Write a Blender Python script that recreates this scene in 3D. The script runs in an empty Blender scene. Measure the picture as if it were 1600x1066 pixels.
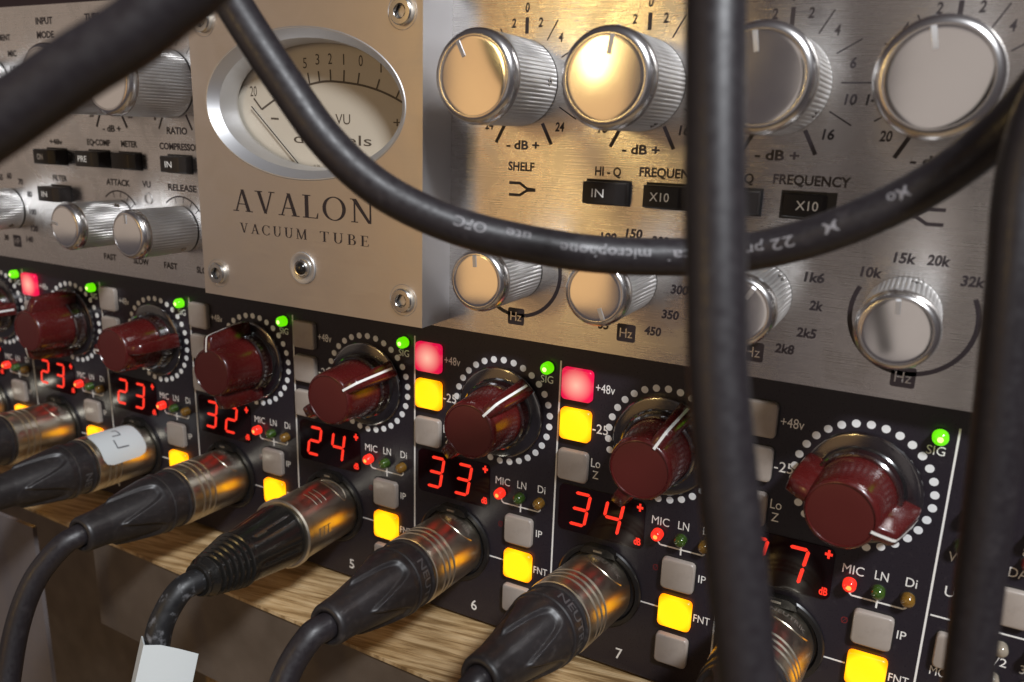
import bpy, math, random
from mathutils import Vector, Matrix
random.seed(4)
S = 0.1                      # 1 scene unit = 1 cm, everything below is written in millimetres
scn = bpy.context.scene
scn.unit_settings.system = 'METRIC'
scn.unit_settings.scale_length = 0.01
COL = scn.collection

# ------------------------------------------------------------------ camera
cd = bpy.data.cameras.new('camera'); cam = bpy.data.objects.new('camera', cd); COL.objects.link(cam)
r0 = Vector((0.88327405, 0.46783569, 0.03093097))
r1 = Vector((0.14426255, -0.20841186, -0.96734317))
r2 = Vector((-0.44611128, 0.8588913, -0.25157595))
mw = Matrix(((r0.x, -r1.x, -r2.x, 357.6*S), (r0.y, -r1.y, -r2.y, -185.3*S), (r0.z, -r1.z, -r2.z, 97.6*S), (0, 0, 0, 1)))
cam.matrix_world = mw
cd.sensor_width = 36.0; cd.sensor_fit = 'HORIZONTAL'; cd.lens = 36.0*1258.4/1600
cd.clip_start = 0.5; cd.clip_end = 2000
cd.dof.use_dof = True; cd.dof.focus_distance = 20.6; cd.dof.aperture_fstop = 0.17
scn.camera = cam

# ------------------------------------------------------------------ world, lamps, exposure
w = bpy.data.worlds.new('World'); scn.world = w; w.use_nodes = True
bg = w.node_tree.nodes['Background']; bg.inputs[0].default_value = (0.62, 0.53, 0.56, 1); bg.inputs[1].default_value = 0.13
scn.view_settings.view_transform = 'Standard'; scn.view_settings.look = 'None'; scn.view_settings.exposure = 0.0
def lamp(name, pos, target, size, power, color, sizey=None):
    l = bpy.data.lights.new(name, 'AREA'); l.shape = 'RECTANGLE'; l.size = size*S; l.size_y = (sizey or size)*S
    l.energy = power; l.color = color
    o = bpy.data.objects.new(name, l); COL.objects.link(o)
    o.location = Vector(pos)*S
    o.rotation_euler = (Vector(target)-Vector(pos)).to_track_quat('-Z', 'Y').to_euler()
    return o
lamp('ceiling_lamp', (740, -430, 640), (240, 0, 20), 120, 98000, (0.93, 0.96, 1.0), 90)
lamp('warm_lamp', (-10, -720, 235), (270, 0, 80), 32, 3300, (1.0, 0.72, 0.27), 140)
lamp('warm_bounce', (-85, -760, 110), (270, 0, 80), 290, 4000, (1.0, 0.56, 0.20), 540)
lamp('left_bounce', (-760, -620, 200), (150, 0, 60), 700, 4300, (1.0, 0.80, 0.62), 600)
lamp('room_bounce', (430, -800, 60), (330, 0, 60), 360, 2200, (1.0, 0.88, 0.78), 520)

# ------------------------------------------------------------------ materials
def mat(name, base=(0.8, 0.8, 0.8), rough=0.5, metal=0.0, coat=0.0, emit=None, es=0.0, spec=None):
    m = bpy.data.materials.new(name); m.use_nodes = True
    b = m.node_tree.nodes['Principled BSDF']
    b.inputs['Base Color'].default_value = (*base, 1); b.inputs['Roughness'].default_value = rough
    b.inputs['Metallic'].default_value = metal; b.inputs['Coat Weight'].default_value = coat
    if spec is not None: b.inputs['Specular IOR Level'].default_value = spec
    if emit: b.inputs['Emission Color'].default_value = (*emit, 1); b.inputs['Emission Strength'].default_value = es
    return m
def N(m, t): return m.node_tree.nodes.new(t)
def L(m, a, b): m.node_tree.links.new(a, b)
def P(m): return m.node_tree.nodes['Principled BSDF']
def bumpy(m, scale, strength, dist=0.01, detail=3.0, mapscale=(1, 1, 1), rough=None, col=None):
    tc = N(m, 'ShaderNodeTexCoord'); mp = N(m, 'ShaderNodeMapping'); mp.inputs['Scale'].default_value = mapscale
    n = N(m, 'ShaderNodeTexNoise'); n.inputs['Scale'].default_value = scale; n.inputs['Detail'].default_value = detail
    L(m, tc.outputs['Object'], mp.inputs[0]); L(m, mp.outputs[0], n.inputs['Vector'])
    if strength:
        b = N(m, 'ShaderNodeBump'); b.inputs['Strength'].default_value = strength; b.inputs['Distance'].default_value = dist
        L(m, n.outputs['Fac'], b.inputs['Height']); L(m, b.outputs[0], P(m).inputs['Normal'])
    if rough:
        r = N(m, 'ShaderNodeMapRange'); r.inputs['From Min'].default_value = 0.3; r.inputs['From Max'].default_value = 0.7
        r.inputs['To Min'].default_value = rough[0]; r.inputs['To Max'].default_value = rough[1]
        L(m, n.outputs['Fac'], r.inputs['Value']); L(m, r.outputs[0], P(m).inputs['Roughness'])
    if col:
        r = N(m, 'ShaderNodeValToRGB'); r.color_ramp.elements[0].position = 0.32; r.color_ramp.elements[1].position = 0.68
        r.color_ramp.elements[0].color = (*col[0], 1); r.color_ramp.elements[1].color = (*col[1], 1)
        L(m, n.outputs['Fac'], r.inputs[0]); L(m, r.outputs[0], P(m).inputs['Base Color'])
    return n
def brushed(name, base, rough, aniso, bump):
    m = mat(name, base, rough, 1.0)
    b = P(m); b.inputs['Anisotropic'].default_value = aniso; b.inputs['Anisotropic Rotation'].default_value = 0.25
    t = N(m, 'ShaderNodeTangent'); t.direction_type = 'UV_MAP'; L(m, t.outputs[0], b.inputs['Tangent'])
    bumpy(m, 1.0, bump, 0.003, 3.0, (0.6, 1, 130), rough=(rough*0.85, rough*1.15))
    # finger marks: soft patches that dull the brushing a little
    tc = N(m, 'ShaderNodeTexCoord'); n2 = N(m, 'ShaderNodeTexNoise'); n2.inputs['Scale'].default_value = 0.75; n2.inputs['Detail'].default_value = 5; n2.inputs['Distortion'].default_value = 1.2
    L(m, tc.outputs['Object'], n2.inputs['Vector'])
    r2_ = N(m, 'ShaderNodeMapRange'); r2_.inputs['From Min'].default_value = 0.42; r2_.inputs['From Max'].default_value = 0.66; r2_.inputs['To Min'].default_value = 0.0; r2_.inputs['To Max'].default_value = 0.07
    L(m, n2.outputs['Fac'], r2_.inputs['Value']); ad = N(m, 'ShaderNodeMath'); ad.operation = 'ADD'
    src = b.inputs['Roughness'].links[0].from_socket; L(m, src, ad.inputs[0]); L(m, r2_.outputs[0], ad.inputs[1]); L(m, ad.outputs[0], b.inputs['Roughness'])
    cr = N(m, 'ShaderNodeMix'); cr.data_type = 'RGBA'; cr.inputs[6].default_value = (*base, 1); cr.inputs[7].default_value = (base[0]*0.84, base[1]*0.83, base[2]*0.81, 1)
    m10 = N(m, 'ShaderNodeMath'); m10.operation = 'MULTIPLY'; m10.inputs[1].default_value = 3.0; L(m, r2_.outputs[0], m10.inputs[0]); L(m, m10.outputs[0], cr.inputs[0]); L(m, cr.outputs[2], b.inputs['Base Color'])
    return m
M = {}
M['plate'] = brushed('brushed_aluminium', (0.62, 0.59, 0.565), 0.24, 0.88, 0.45)
M['block'] = brushed('brushed_aluminium_block', (0.74, 0.68, 0.62), 0.42, 0.5, 0.12)
M['bezel'] = mat('satin_aluminium', (0.60, 0.60, 0.61), 0.50, 1.0)
M['side'] = mat('milled_block_side', (0.62, 0.61, 0.62), 0.5, 1.0)
M['chrome'] = mat('polished_aluminium', (0.62, 0.60, 0.59), 0.25, 1.0)
M['cap'] = mat('satin_knob_face', (0.80, 0.79, 0.78), 0.18, 1.0)
bumpy(M['cap'], 1.0, 0.0, rough=(0.12, 0.17))
M['rib'] = mat('turned_aluminium', (0.76, 0.76, 0.76), 0.27, 1.0)
bumpy(M['rib'], 1.5, 0.0, rough=(0.34, 0.42))
M['steel'] = mat('screw_steel', (0.62, 0.60, 0.56), 0.25, 1.0)
M['dark'] = mat('dark_hole', (0.010, 0.009, 0.010), 0.5)
M['ink'] = mat('black_ink', (0.016, 0.010, 0.012), 0.5)
M['key'] = mat('black_key_plastic', (0.014, 0.011, 0.010), 0.36, spec=0.35)
M['panel'] = mat('black_panel_paint', (0.017, 0.0135, 0.019), 0.31, 0.0)
bumpy(M['panel'], 26.0, 0.10, 0.002, 3.0, rough=(0.26, 0.36))
M['white'] = mat('white_print', (0.80, 0.79, 0.76), 0.5)
M['dot'] = mat('white_dot', (0.76, 0.77, 0.77), 0.4)
M['red'] = mat('maroon_plastic', (0.068, 0.0068, 0.0062), 0.22, 0.0, 0.18)
bumpy(M['red'], 9.0, 0.05, 0.003, 4.0, rough=(0.18, 0.34))
M['redcap'] = mat('maroon_cap', (0.082, 0.012, 0.010), 0.34, 0.0)
M['btn'] = mat('grey_button_cap', (0.31, 0.265, 0.23), 0.33, 0.0)
M['btn'].node_tree.nodes['Principled BSDF'].inputs['Subsurface Weight'].default_value = 0.0
def glow(name, inner, outer, es, r=0.36, lo=0.25, hi=0.8):
    m = mat(name, outer, 0.3)
    tc = N(m, 'ShaderNodeTexCoord'); g = N(m, 'ShaderNodeTexGradient'); g.gradient_type = 'SPHERICAL'
    mp = N(m, 'ShaderNodeMapping'); mp.inputs['Scale'].default_value = (1/r/2, 0.01, 1/r/2)
    L(m, tc.outputs['Object'], mp.inputs[0]); L(m, mp.outputs[0], g.inputs[0])
    cr = N(m, 'ShaderNodeValToRGB'); cr.color_ramp.elements[0].position = lo; cr.color_ramp.elements[1].position = hi
    cr.color_ramp.elements[0].color = (*outer, 1); cr.color_ramp.elements[1].color = (*inner, 1)
    L(m, g.outputs['Fac'], cr.inputs[0]); L(m, cr.outputs[0], P(m).inputs['Emission Color']); P(m).inputs['Emission Strength'].default_value = es
    P(m).inputs['Base Color'].default_value = (*[c*0.4 for c in outer], 1)
    return m
M['yellow'] = glow('lit_yellow_cap', (1.0, 0.47, 0.004), (1.0, 0.22, 0.0), 1.95, lo=0.22, hi=0.44)
M['pink'] = glow('lit_red_cap', (1.0, 0.52, 0.38), (0.74, 0.006, 0.06), 1.0, lo=0.36, hi=0.98)
M['ledred'] = mat('lit_red_lens', (0.3, 0.01, 0.01), 0.12, emit=(1.0, 0.028, 0.012), es=1.1)
M['ledhot'] = mat('lit_lamp_core', (0.3, 0.1, 0.01), 0.12, emit=(1.0, 0.32, 0.06), es=1.6)
M['ledgreen'] = mat('lit_green_lens', (0.05, 0.2, 0.01), 0.12, emit=(0.15, 0.85, 0.0), es=0.95)
M['ledgcore'] = mat('lit_green_core', (0.05, 0.2, 0.01), 0.12, emit=(0.75, 1.0, 0.25), es=1.8)
M['ledgoff'] = mat('unlit_green_lens', (0.035, 0.075, 0.010), 0.12, coat=0.5)
M['ledaoff'] = mat('unlit_amber_lens', (0.17, 0.085, 0.012), 0.12, coat=0.5)
M['ledwoff'] = mat('unlit_clear_lens', (0.26, 0.22, 0.17), 0.12, coat=0.5)
M['ledroff'] = mat('unlit_red_lens', (0.16, 0.02, 0.02), 0.12, coat=0.5)
M['seg'] = mat('lit_digit_segment', (0.2, 0.0, 0.0), 0.4, emit=(1.0, 0.035, 0.016), es=1.15)
M['window'] = mat('dark_red_display_glass', (0.010, 0.001, 0.002), 0.10)
M['jack'] = mat('black_socket_metal', (0.010, 0.009, 0.009), 0.28)
M['shell'] = mat('nickel_shell', (0.62, 0.56, 0.45), 0.30, 1.0)
bumpy(M['shell'], 5.0, 0.015, 0.003, 5.0, rough=(0.28, 0.37))
M['boot'] = mat('black_boot_plastic', (0.015, 0.0125, 0.013), 0.40)
bumpy(M['boot'], 40.0, 0.12, 0.003, 3.0, rough=(0.36, 0.50))
M['glossboot'] = mat('glossy_black_plastic', (0.010, 0.009, 0.008), 0.16)
bumpy(M['glossboot'], 12.0, 0.05, 0.003, 3.0, rough=(0.14, 0.28))
M['rubber'] = mat('black_cable_rubber', (0.018, 0.0145, 0.0175), 0.38, spec=0.5)
n_r = bumpy(M['rubber'], 9.0, 0.22, 0.006, 7.0, rough=(0.34, 0.56))
def dust(m, base, dusty, scale, lo, hi):
    tc = N(m, 'ShaderNodeTexCoord'); n = N(m, 'ShaderNodeTexNoise'); n.inputs['Scale'].default_value = scale; n.inputs['Detail'].default_value = 9; n.inputs['Roughness'].default_value = 0.7
    L(m, tc.outputs['Object'], n.inputs['Vector']); c = N(m, 'ShaderNodeValToRGB'); c.color_ramp.elements[0].position = lo; c.color_ramp.elements[1].position = hi
    c.color_ramp.elements[0].color = (*base, 1); c.color_ramp.elements[1].color = (*dusty, 1); L(m, n.outputs['Fac'], c.inputs[0]); L(m, c.outputs[0], P(m).inputs['Base Color'])
dust(M['rubber'], (0.0145, 0.0115, 0.0135), (0.045, 0.038, 0.040), 2.6, 0.55, 0.90)
dust(M['boot'], (0.015, 0.0125, 0.013), (0.06, 0.052, 0.05), 5.0, 0.52, 0.88)
dust(M['panel'], (0.017, 0.0135, 0.019), (0.045, 0.040, 0.045), 6.0, 0.56, 0.90)
dust(M['btn'], (0.33, 0.285, 0.25), (0.22, 0.185, 0.16), 2.5, 0.52, 0.95)
M['dusty'] = mat('scuffed_black_rubber', (0.02, 0.02, 0.02), 0.45)
bumpy(M['dusty'], 4.5, 0.10, 0.004, 7.0, rough=(0.35, 0.6), col=((0.010, 0.010, 0.011), (0.16, 0.16, 0.17)))
for n_ in M['dusty'].node_tree.nodes:
    if n_.type == 'VALTORGB': n_.color_ramp.elements[0].position = 0.56; n_.color_ramp.elements[1].position = 0.76
M['print'] = mat('grey_cable_print', (0.20, 0.19, 0.20), 0.5)
M['emboss'] = mat('embossed_lettering', (0.07, 0.065, 0.065), 0.35)
M['engrave'] = mat('engraved_lettering', (0.35, 0.30, 0.25), 0.35, 0.6)
M['paper'] = mat('white_label_tape', (0.53, 0.56, 0.56), 0.55)
bumpy(M['paper'], 1.6, 0.35, 0.02, 5.0)

M['pen'] = mat('label_pen', (0.05, 0.05, 0.06), 0.5)
M['dial'] = mat('meter_dial_card', (0.58, 0.53, 0.45), 0.5)
M['dialink'] = mat('dial_print', (0.085, 0.068, 0.055), 0.5)
M['taupe'] = mat('taupe_cabinet', (0.085, 0.066, 0.052), 0.5); bumpy(M['taupe'], 0.7, 0.0, col=((0.085, 0.064, 0.048), (0.12, 0.093, 0.072)))
M['greymetal'] = mat('grey_steel_side', (0.16, 0.14, 0.14), 0.45, 0.2); bumpy(M['greymetal'], 1.2, 0.0, rough=(0.3, 0.5))
M['rackdark'] = mat('dark_rack_interior', (0.022, 0.009, 0.010), 0.7)

def glassy(name, tint, fac0, rough=0.03):
    m = bpy.data.materials.new(name); m.use_nodes = True; nt = m.node_tree; nt.nodes.clear()
    out = nt.nodes.new('ShaderNodeOutputMaterial'); mx = nt.nodes.new('ShaderNodeMixShader')
    tr = nt.nodes.new('ShaderNodeBsdfTransparent'); tr.inputs[0].default_value = (*tint, 1)
    gl = nt.nodes.new('ShaderNodeBsdfGlossy'); gl.inputs['Roughness'].default_value = rough
    lw = nt.nodes.new('ShaderNodeLayerWeight'); lw.inputs[0].default_value = 0.5; fr = nt.nodes.new('ShaderNodeMath'); fr.operation = 'POWER'; fr.inputs[1].default_value = 4.0; nt.links.new(lw.outputs['Facing'], fr.inputs[0])
    ad = nt.nodes.new('ShaderNodeMath'); ad.operation = 'ADD'; ad.inputs[1].default_value = fac0
    nt.links.new(fr.outputs[0], ad.inputs[0]); nt.links.new(ad.outputs[0], mx.inputs[0])
    nt.links.new(tr.outputs[0], mx.inputs[1]); nt.links.new(gl.outputs[0], mx.inputs[2]); nt.links.new(mx.outputs[0], out.inputs[0])
    return m
M['acrylic'] = glassy('clear_acrylic', (0.76, 0.74, 0.75), 0.12, 0.16)
M['acrylic_ring'] = glassy('clear_acrylic_ring', (0.55, 0.54, 0.54), 0.22, 0.14)
M['glass'] = glassy('meter_glass', (0.95, 0.94, 0.92), 0.0, 0.02)

def wood_material():
    m = mat('oak_veneer', (0.3, 0.2, 0.1), 0.42)
    tc = N(m, 'ShaderNodeTexCoord'); mp = N(m, 'ShaderNodeMapping'); mp.inputs['Rotation'].default_value = (0, 0, math.radians(-9))
    L(m, tc.outputs['Object'], mp.inputs[0])
    ms = N(m, 'ShaderNodeMapping'); ms.inputs['Scale'].default_value = (0.34, 5.2, 1); L(m, mp.outputs[0], ms.inputs[0])
    n = N(m, 'ShaderNodeTexNoise'); n.inputs['Scale'].default_value = 1.0; n.inputs['Detail'].default_value = 7; n.inputs['Roughness'].default_value = 0.62; n.inputs['Distortion'].default_value = 0.5
    L(m, ms.outputs[0], n.inputs['Vector'])
    cr = N(m, 'ShaderNodeValToRGB'); e = cr.color_ramp.elements
    e[0].position = 0.30; e[0].color = (0.19, 0.115, 0.050, 1); e[1].position = 0.60; e[1].color = (0.56, 0.41, 0.23, 1)
    x = e.new(0.43); x.color = (0.27, 0.17, 0.075, 1); x = e.new(0.50); x.color = (0.44, 0.30, 0.15, 1)
    L(m, n.outputs['Fac'], cr.inputs[0])
    m2 = N(m, 'ShaderNodeMapping'); m2.inputs['Scale'].default_value = (0.9, 26, 1); L(m, mp.outputs[0], m2.inputs[0])
    n2 = N(m, 'ShaderNodeTexNoise'); n2.inputs['Scale'].default_value = 1.0; n2.inputs['Detail'].default_value = 3; L(m, m2.outputs[0], n2.inputs['Vector'])
    c2 = N(m, 'ShaderNodeValToRGB'); c2.color_ramp.elements[0].position = 0.36; c2.color_ramp.elements[0].color = (0.35, 0.28, 0.2, 1); c2.color_ramp.elements[1].position = 0.47; c2.color_ramp.elements[1].color = (1, 1, 1, 1)
    L(m, n2.outputs['Fac'], c2.inputs[0])
    mx = N(m, 'ShaderNodeMix'); mx.data_type = 'RGBA'; mx.blend_type = 'MULTIPLY'; mx.inputs[0].default_value = 0.55
    L(m, cr.outputs[0], mx.inputs[6]); L(m, c2.outputs[0], mx.inputs[7]); L(m, mx.outputs[2], P(m).inputs['Base Color'])
    b = N(m, 'ShaderNodeBump'); b.inputs['Strength'].default_value = 0.25; b.inputs['Distance'].default_value = 0.01
    L(m, n2.outputs['Fac'], b.inputs['Height']); L(m, b.outputs[0], P(m).inputs['Normal'])
    return m
M['wood'] = wood_material()

# ------------------------------------------------------------------ mesh helpers (millimetres)
class MB:
    def __init__(s): s.v = []; s.f = []; s.m = []; s.mats = []
    def mi(s, m):
        if m not in s.mats: s.mats.append(m)
        return s.mats.index(m)
    def add(s, vs, fs, m):
        k = len(s.v); s.v += [tuple(v) for v in vs]; i = s.mi(m)
        for f in fs: s.f.append(tuple(a+k for a in f)); s.m.append(i)
        return s
    def box(s, a, b, m):
        x0, y0, z0 = a; x1, y1, z1 = b
        return s.add([(x0, y0, z0), (x1, y0, z0), (x1, y1, z0), (x0, y1, z0), (x0, y0, z1), (x1, y0, z1), (x1, y1, z1), (x0, y1, z1)],
                     [(0, 3, 2, 1), (4, 5, 6, 7), (0, 1, 5, 4), (1, 2, 6, 5), (2, 3, 7, 6), (3, 0, 4, 7)], m)
    def lathe(s, prof, m, seg=48, fn=None, mats=None, cap0=False, cap1=False):
        """prof: (radius, depth) pairs, axis runs along -Y (depth positive towards the viewer)"""
        vs = []
        for j, (r, d) in enumerate(prof):
            for i in range(seg):
                t = 2*math.pi*i/seg; rr, dd = fn(t, r, d, j) if fn else (r, d)
                vs.append((rr*math.cos(t), -dd, rr*math.sin(t)))
        for j in range(len(prof)-1):
            fs = [(j*seg+i, j*seg+(i+1) % seg, (j+1)*seg+(i+1) % seg, (j+1)*seg+i) for i in range(seg)]
            mm = mats[j] if mats else m
            if j == 0: k = len(s.v); s.v += vs
            i_ = s.mi(mm)
            for f in fs: s.f.append(tuple(a+k for a in f)); s.m.append(i_)
        if cap1: s.f.append(tuple(k+(len(prof)-1)*seg+i for i in range(seg))); s.m.append(s.mi(mats[-1] if mats else m))
        if cap0: s.f.append(tuple(k+i for i in reversed(range(seg)))); s.m.append(s.mi(mats[0] if mats else m))
        return s
    def prism(s, pts, y0, y1, m):
        """pts (x,z) counter-clockwise seen from the front; y0 back, y1 front (more negative)"""
        n = len(pts); vs = [(x, y1, z) for x, z in pts]+[(x, y0, z) for x, z in pts]
        return s.add(vs, [tuple(range(n))]+[tuple(reversed(range(n, 2*n)))]+[(i, i+n, (i+1) % n+n, (i+1) % n) for i in range(n)], m)
    def tube(s, pts, r, m, seg=10, caps=True):
        pts = [Vector(p) for p in pts]; n = len(pts); fr = frames(pts); vs = []
        for p, (t, u, v) in zip(pts, fr):
            for i in range(seg):
                a = 2*math.pi*i/seg; vs.append(p+u*(r*math.cos(a))+v*(r*math.sin(a)))
        fs = [(j*seg+i, j*seg+(i+1) % seg, (j+1)*seg+(i+1) % seg, (j+1)*seg+i) for j in range(n-1) for i in range(seg)]
        if caps: fs += [tuple(reversed(range(seg))), tuple((n-1)*seg+i for i in range(seg))]
        return s.add(vs, fs, m)
    def xf(s, fn): s.v = [tuple(fn(Vector(v))) for v in s.v]; return s
    def mesh(s, name, uv=False, angle=35):
        me = bpy.data.meshes.new(name); me.from_pydata([(a*S, b*S, c*S) for a, b, c in s.v], [], s.f)
        for mm in s.mats: me.materials.append(mm)
        me.polygons.foreach_set('material_index', s.m)
        me.polygons.foreach_set('use_smooth', [True]*len(s.f))
        me.set_sharp_from_angle(angle=math.radians(angle))
        if uv:
            u = me.uv_layers.new(name='UVMap')
            for lp in me.loops: c = me.vertices[lp.vertex_index].co; u.data[lp.index].uv = (c.x, c.z)
        me.validate(); me.update(); return me
def frames(pts):
    n = len(pts); out = []; u = None
    for i in range(n):
        t = (pts[min(i+1, n-1)]-pts[max(i-1, 0)]).normalized()
        if u is None:
            u = t.orthogonal().normalized()
        u = (u-t*u.dot(t)).normalized(); out.append((t, u, t.cross(u)))
    return out
def smooth_path(cp, k=10):
    cp = [Vector(p) for p in cp]; out = []
    for i in range(len(cp)-1):
        a, b, c, d = cp[max(i-1, 0)], cp[i], cp[i+1], cp[min(i+2, len(cp)-1)]
        for j in range(k):
            t = j/k; out.append(0.5*((2*b)+(c-a)*t+(2*a-5*b+4*c-d)*t*t+(3*b-a-3*c+d)*t**3))
    out.append(cp[-1]); return out
WP = {}
def obj(name, me, parent=None, pos=(0, 0, 0), rot=None, scale=None):
    if isinstance(me, MB): me = me.mesh(name)
    o = bpy.data.objects.new(name, me); COL.objects.link(o)
    pw = WP.get(parent.name, Vector((0, 0, 0))) if parent else Vector((0, 0, 0))
    o.location = (Vector(pos)-pw)*S; WP[o.name] = Vector(pos)
    if rot: o.rotation_euler = rot
    if scale: o.scale = scale
    if parent: o.parent = parent
    return o
def thing(name, label, cat, pos, group=None):
    o = obj(name, None, None, pos); o['label'] = label; o['category'] = cat
    if group: o['group'] = group
    return o
def roundrect(w, h, r, cx=0, cz=0, k=4):
    pts = []
    for sx, sz, a0 in ((1, -1, -90), (1, 1, 0), (-1, 1, 90), (-1, -1, 180)):
        for i in range(k+1):
            a = math.radians(a0+90*i/k); pts.append((cx+sx*(w/2-r)+r*math.cos(a), cz+sz*(h/2-r)+r*math.sin(a)))
    return pts

# lettering ---------------------------------------------------------
CAP = None; TXT = {}
def glyph_mesh(s, m, bold=0.0, shear=0.0):
    """unit text mesh: cap height 1, centred, lying in XZ and facing -Y; returns (verts, faces, width)"""
    global CAP
    key = (s, bold, shear)
    if key in TXT: return TXT[key]
    def conv(body, off):
        c = bpy.data.curves.new('t', 'FONT'); c.body = body; c.align_x = 'CENTER'; c.size = 1.0; c.offset = off; c.resolution_u = 3; c.shear = shear
        o = bpy.data.objects.new('t', c); COL.objects.link(o)
        dg = bpy.context.evaluated_depsgraph_get(); me = bpy.data.meshes.new_from_object(o.evaluated_get(dg))
        vs = [v.co.copy() for v in me.vertices]; fs = [tuple(p.vertices) for p in me.polygons]
        bpy.data.objects.remove(o); bpy.data.curves.remove(c); bpy.data.meshes.remove(me); return vs, fs
    if CAP is None:
        vs, _ = conv('H', 0); CAP = (min(v.y for v in vs), max(v.y for v in vs))
    vs, fs = conv(s, bold); h = CAP[1]-CAP[0]
    x0 = min(v.x for v in vs); x1 = max(v.x for v in vs); cx = (x0+x1)/2
    vs = [((v.x-cx)/h, 0.0, (v.y-(CAP[0]+CAP[1])/2)/h) for v in vs]
    TXT[key] = (vs, fs, (x1-x0)/h); return TXT[key]
TM = {}
def text(s, parent, x, y, z, h, w=None, m='ink', bold=0.012, shear=0.0, name='lettering', rot=0.0):
    vs, fs, wd = glyph_mesh(s, m, bold, shear); k = (s, m, bold, shear)
    if k not in TM:
        b = MB(); b.add(vs, fs, M[m]); b.v = [(a/S, 0, c/S) for a, _, c in b.v]; TM[k] = b.mesh('lettering')
    sx = (w/wd if w else h)*S
    return obj(name, TM[k], parent, (x, y, z), rot=(0, rot, 0) if rot else None, scale=(sx, S*h, S*h))

# ------------------------------------------------------------------ shelf and background
shelf = thing('wooden_shelf', 'light oak veneered shelf board under the black preamp, dark taupe front edge', 'shelf', (200, 0, -45.5))
def skew_box(x0, x1, yo, y1, z0, z1, m):
    b = MB(); b.box((x0, 0, z0), (x1, y1, z1), m)
    b.v = [(x, (-20.5-0.030*x+yo) if y == 0 else y, z) for x, y, z in b.v]; return b
b = skew_box(-60, 470, 0, 120, -46.6, -45.5, M['wood']); obj('shelf_board', b.xf(lambda v: v-Vector((200, 0, -45.5))), shelf, (200, 0, -45.5))
b = skew_box(107, 470, 0.6, -10, -82, -46.7, M['taupe']); obj('front_board', b.xf(lambda v: v-Vector((200, 0, -45.5))), shelf, (200, 0, -45.5))
o = obj('rack_interior', MB().box((-300, 40, -44), (700, 44, 400), M['rackdark'])); o['kind'] = 'structure'

# ------------------------------------------------------------------ preamp
PRE = thing('microphone_preamp', 'black eight channel preamp with maroon knobs and red digits, on the oak shelf', 'preamp', (200, 0, -44.5))
b = MB(); b.prism([(-36, -44.4), (446.6, -44.4), (446.6, 44.4), (-36, 44.4)], 3.0, 0.0, M['panel']); b.box((-14, 3.1, -43), (425, 38, 43), M['dark'])
obj('faceplate', b, PRE)
ON = -0.06                      # printing stands this far proud of the plate
btn_pts = roundrect(8.6, 8.6, 1.1, k=3)
def cap_mesh(m, w=8.6, h=8.6, d=1.5, rim=None):
    b = MB(); prof = ((1.0, 0), (1.0, d-0.45), (0.965, d-0.12), (0.90, d))
    pts = roundrect(w, h, 1.1, k=3); n = len(pts)
    vs = [(x*k, -dd, z*k) for k, dd in prof for x, z in pts]
    for j in range(3): b.add([], [], m)
    b.add(vs, [(j*n+i, j*n+(i+1) % n, (j+1)*n+(i+1) % n, (j+1)*n+i) for j in range(3) for i in range(n)]+[tuple(3*n+i for i in range(n))], m)
    return b.mesh('button', angle=50)
BT = {k: cap_mesh(M[k]) for k in ('btn', 'yellow', 'pink')}
def recess_ring(w, h):
    b = MB(); a = roundrect(w+0.7, h+0.7, 1.3, k=3); c = roundrect(w+0.05, h+0.05, 1.1, k=3); n = len(a)
    b.add([(x, -0.03, z) for x, z in a]+[(x, -0.03, z) for x, z in c], [(i, (i+1) % n, n+(i+1) % n, n+i) for i in range(n)], M['dark']); return b
def led_mesh(m, core=None, r=1.5, d=2.8):
    b = MB(); prof = [(r+0.25, 0.0), (r+0.25, 0.25), (r, 0.3), (r, d-1.0)]+[(r*math.cos(a), d-1.0+r*0.8*math.sin(a)) for a in (0.35, 0.7, 1.05, 1.35)]+[(0.05, d-1.0+r*0.8)]
    b.lathe(prof, m, 20, cap1=True, mats=[M['dark'], M['dark']]+[m]*(len(prof)-1))
    return b.mesh('indicator_light', angle=50)
LED = {k: led_mesh(M[k]) for k in ('ledred', 'ledgreen', 'ledgoff', 'ledaoff', 'ledwoff', 'ledroff')}
CORE = {}
for k in ('ledhot', 'ledgcore'):
    b = MB(); b.lathe([(0.78*math.cos(a), 1.62+0.45*math.sin(a)) for a in (0, 0.5, 1.0, 1.4)]+[(0.03, 2.08)], M[k], 14, cap1=True); CORE[k] = b.mesh('lamp_core')
def segpoly(horizontal, L_=3.9, t=0.86):
    h = L_/2; k = t/2
    p = [(-h, 0), (-h+k, -k), (h-k, -k), (h, 0), (h-k, k), (-h+k, k)]
    if not horizontal: p = [(-z, x) for x, z in p]
    return [(x+0.16*z, z) for x, z in p]
SEGM = {}
for nm, hz in (('h', True), ('v', False)):
    b = MB(); b.prism(segpoly(hz, 4.1 if hz else 4.3), 0.0, -0.12, M['seg']); SEGM[nm] = b.mesh('digit_segment')
SEGS = {'2': 'abged', '3': 'abgcd', '4': 'fgbc', '7': 'abc', '1': 'bc'}
SPOS = {'a': ('h', 0, 4.6), 'g': ('h', 0, 0), 'd': ('h', 0, -4.6), 'b': ('v', 2.2, 2.3), 'c': ('v', 2.2, -2.3), 'f': ('v', -2.2, 2.3), 'e': ('v', -2.2, -2.3)}
DOT = MB().lathe([(0.92, 0), (0.92, 0.1)], M['dot'], 16, cap1=True).mesh('ring_dot')
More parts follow.
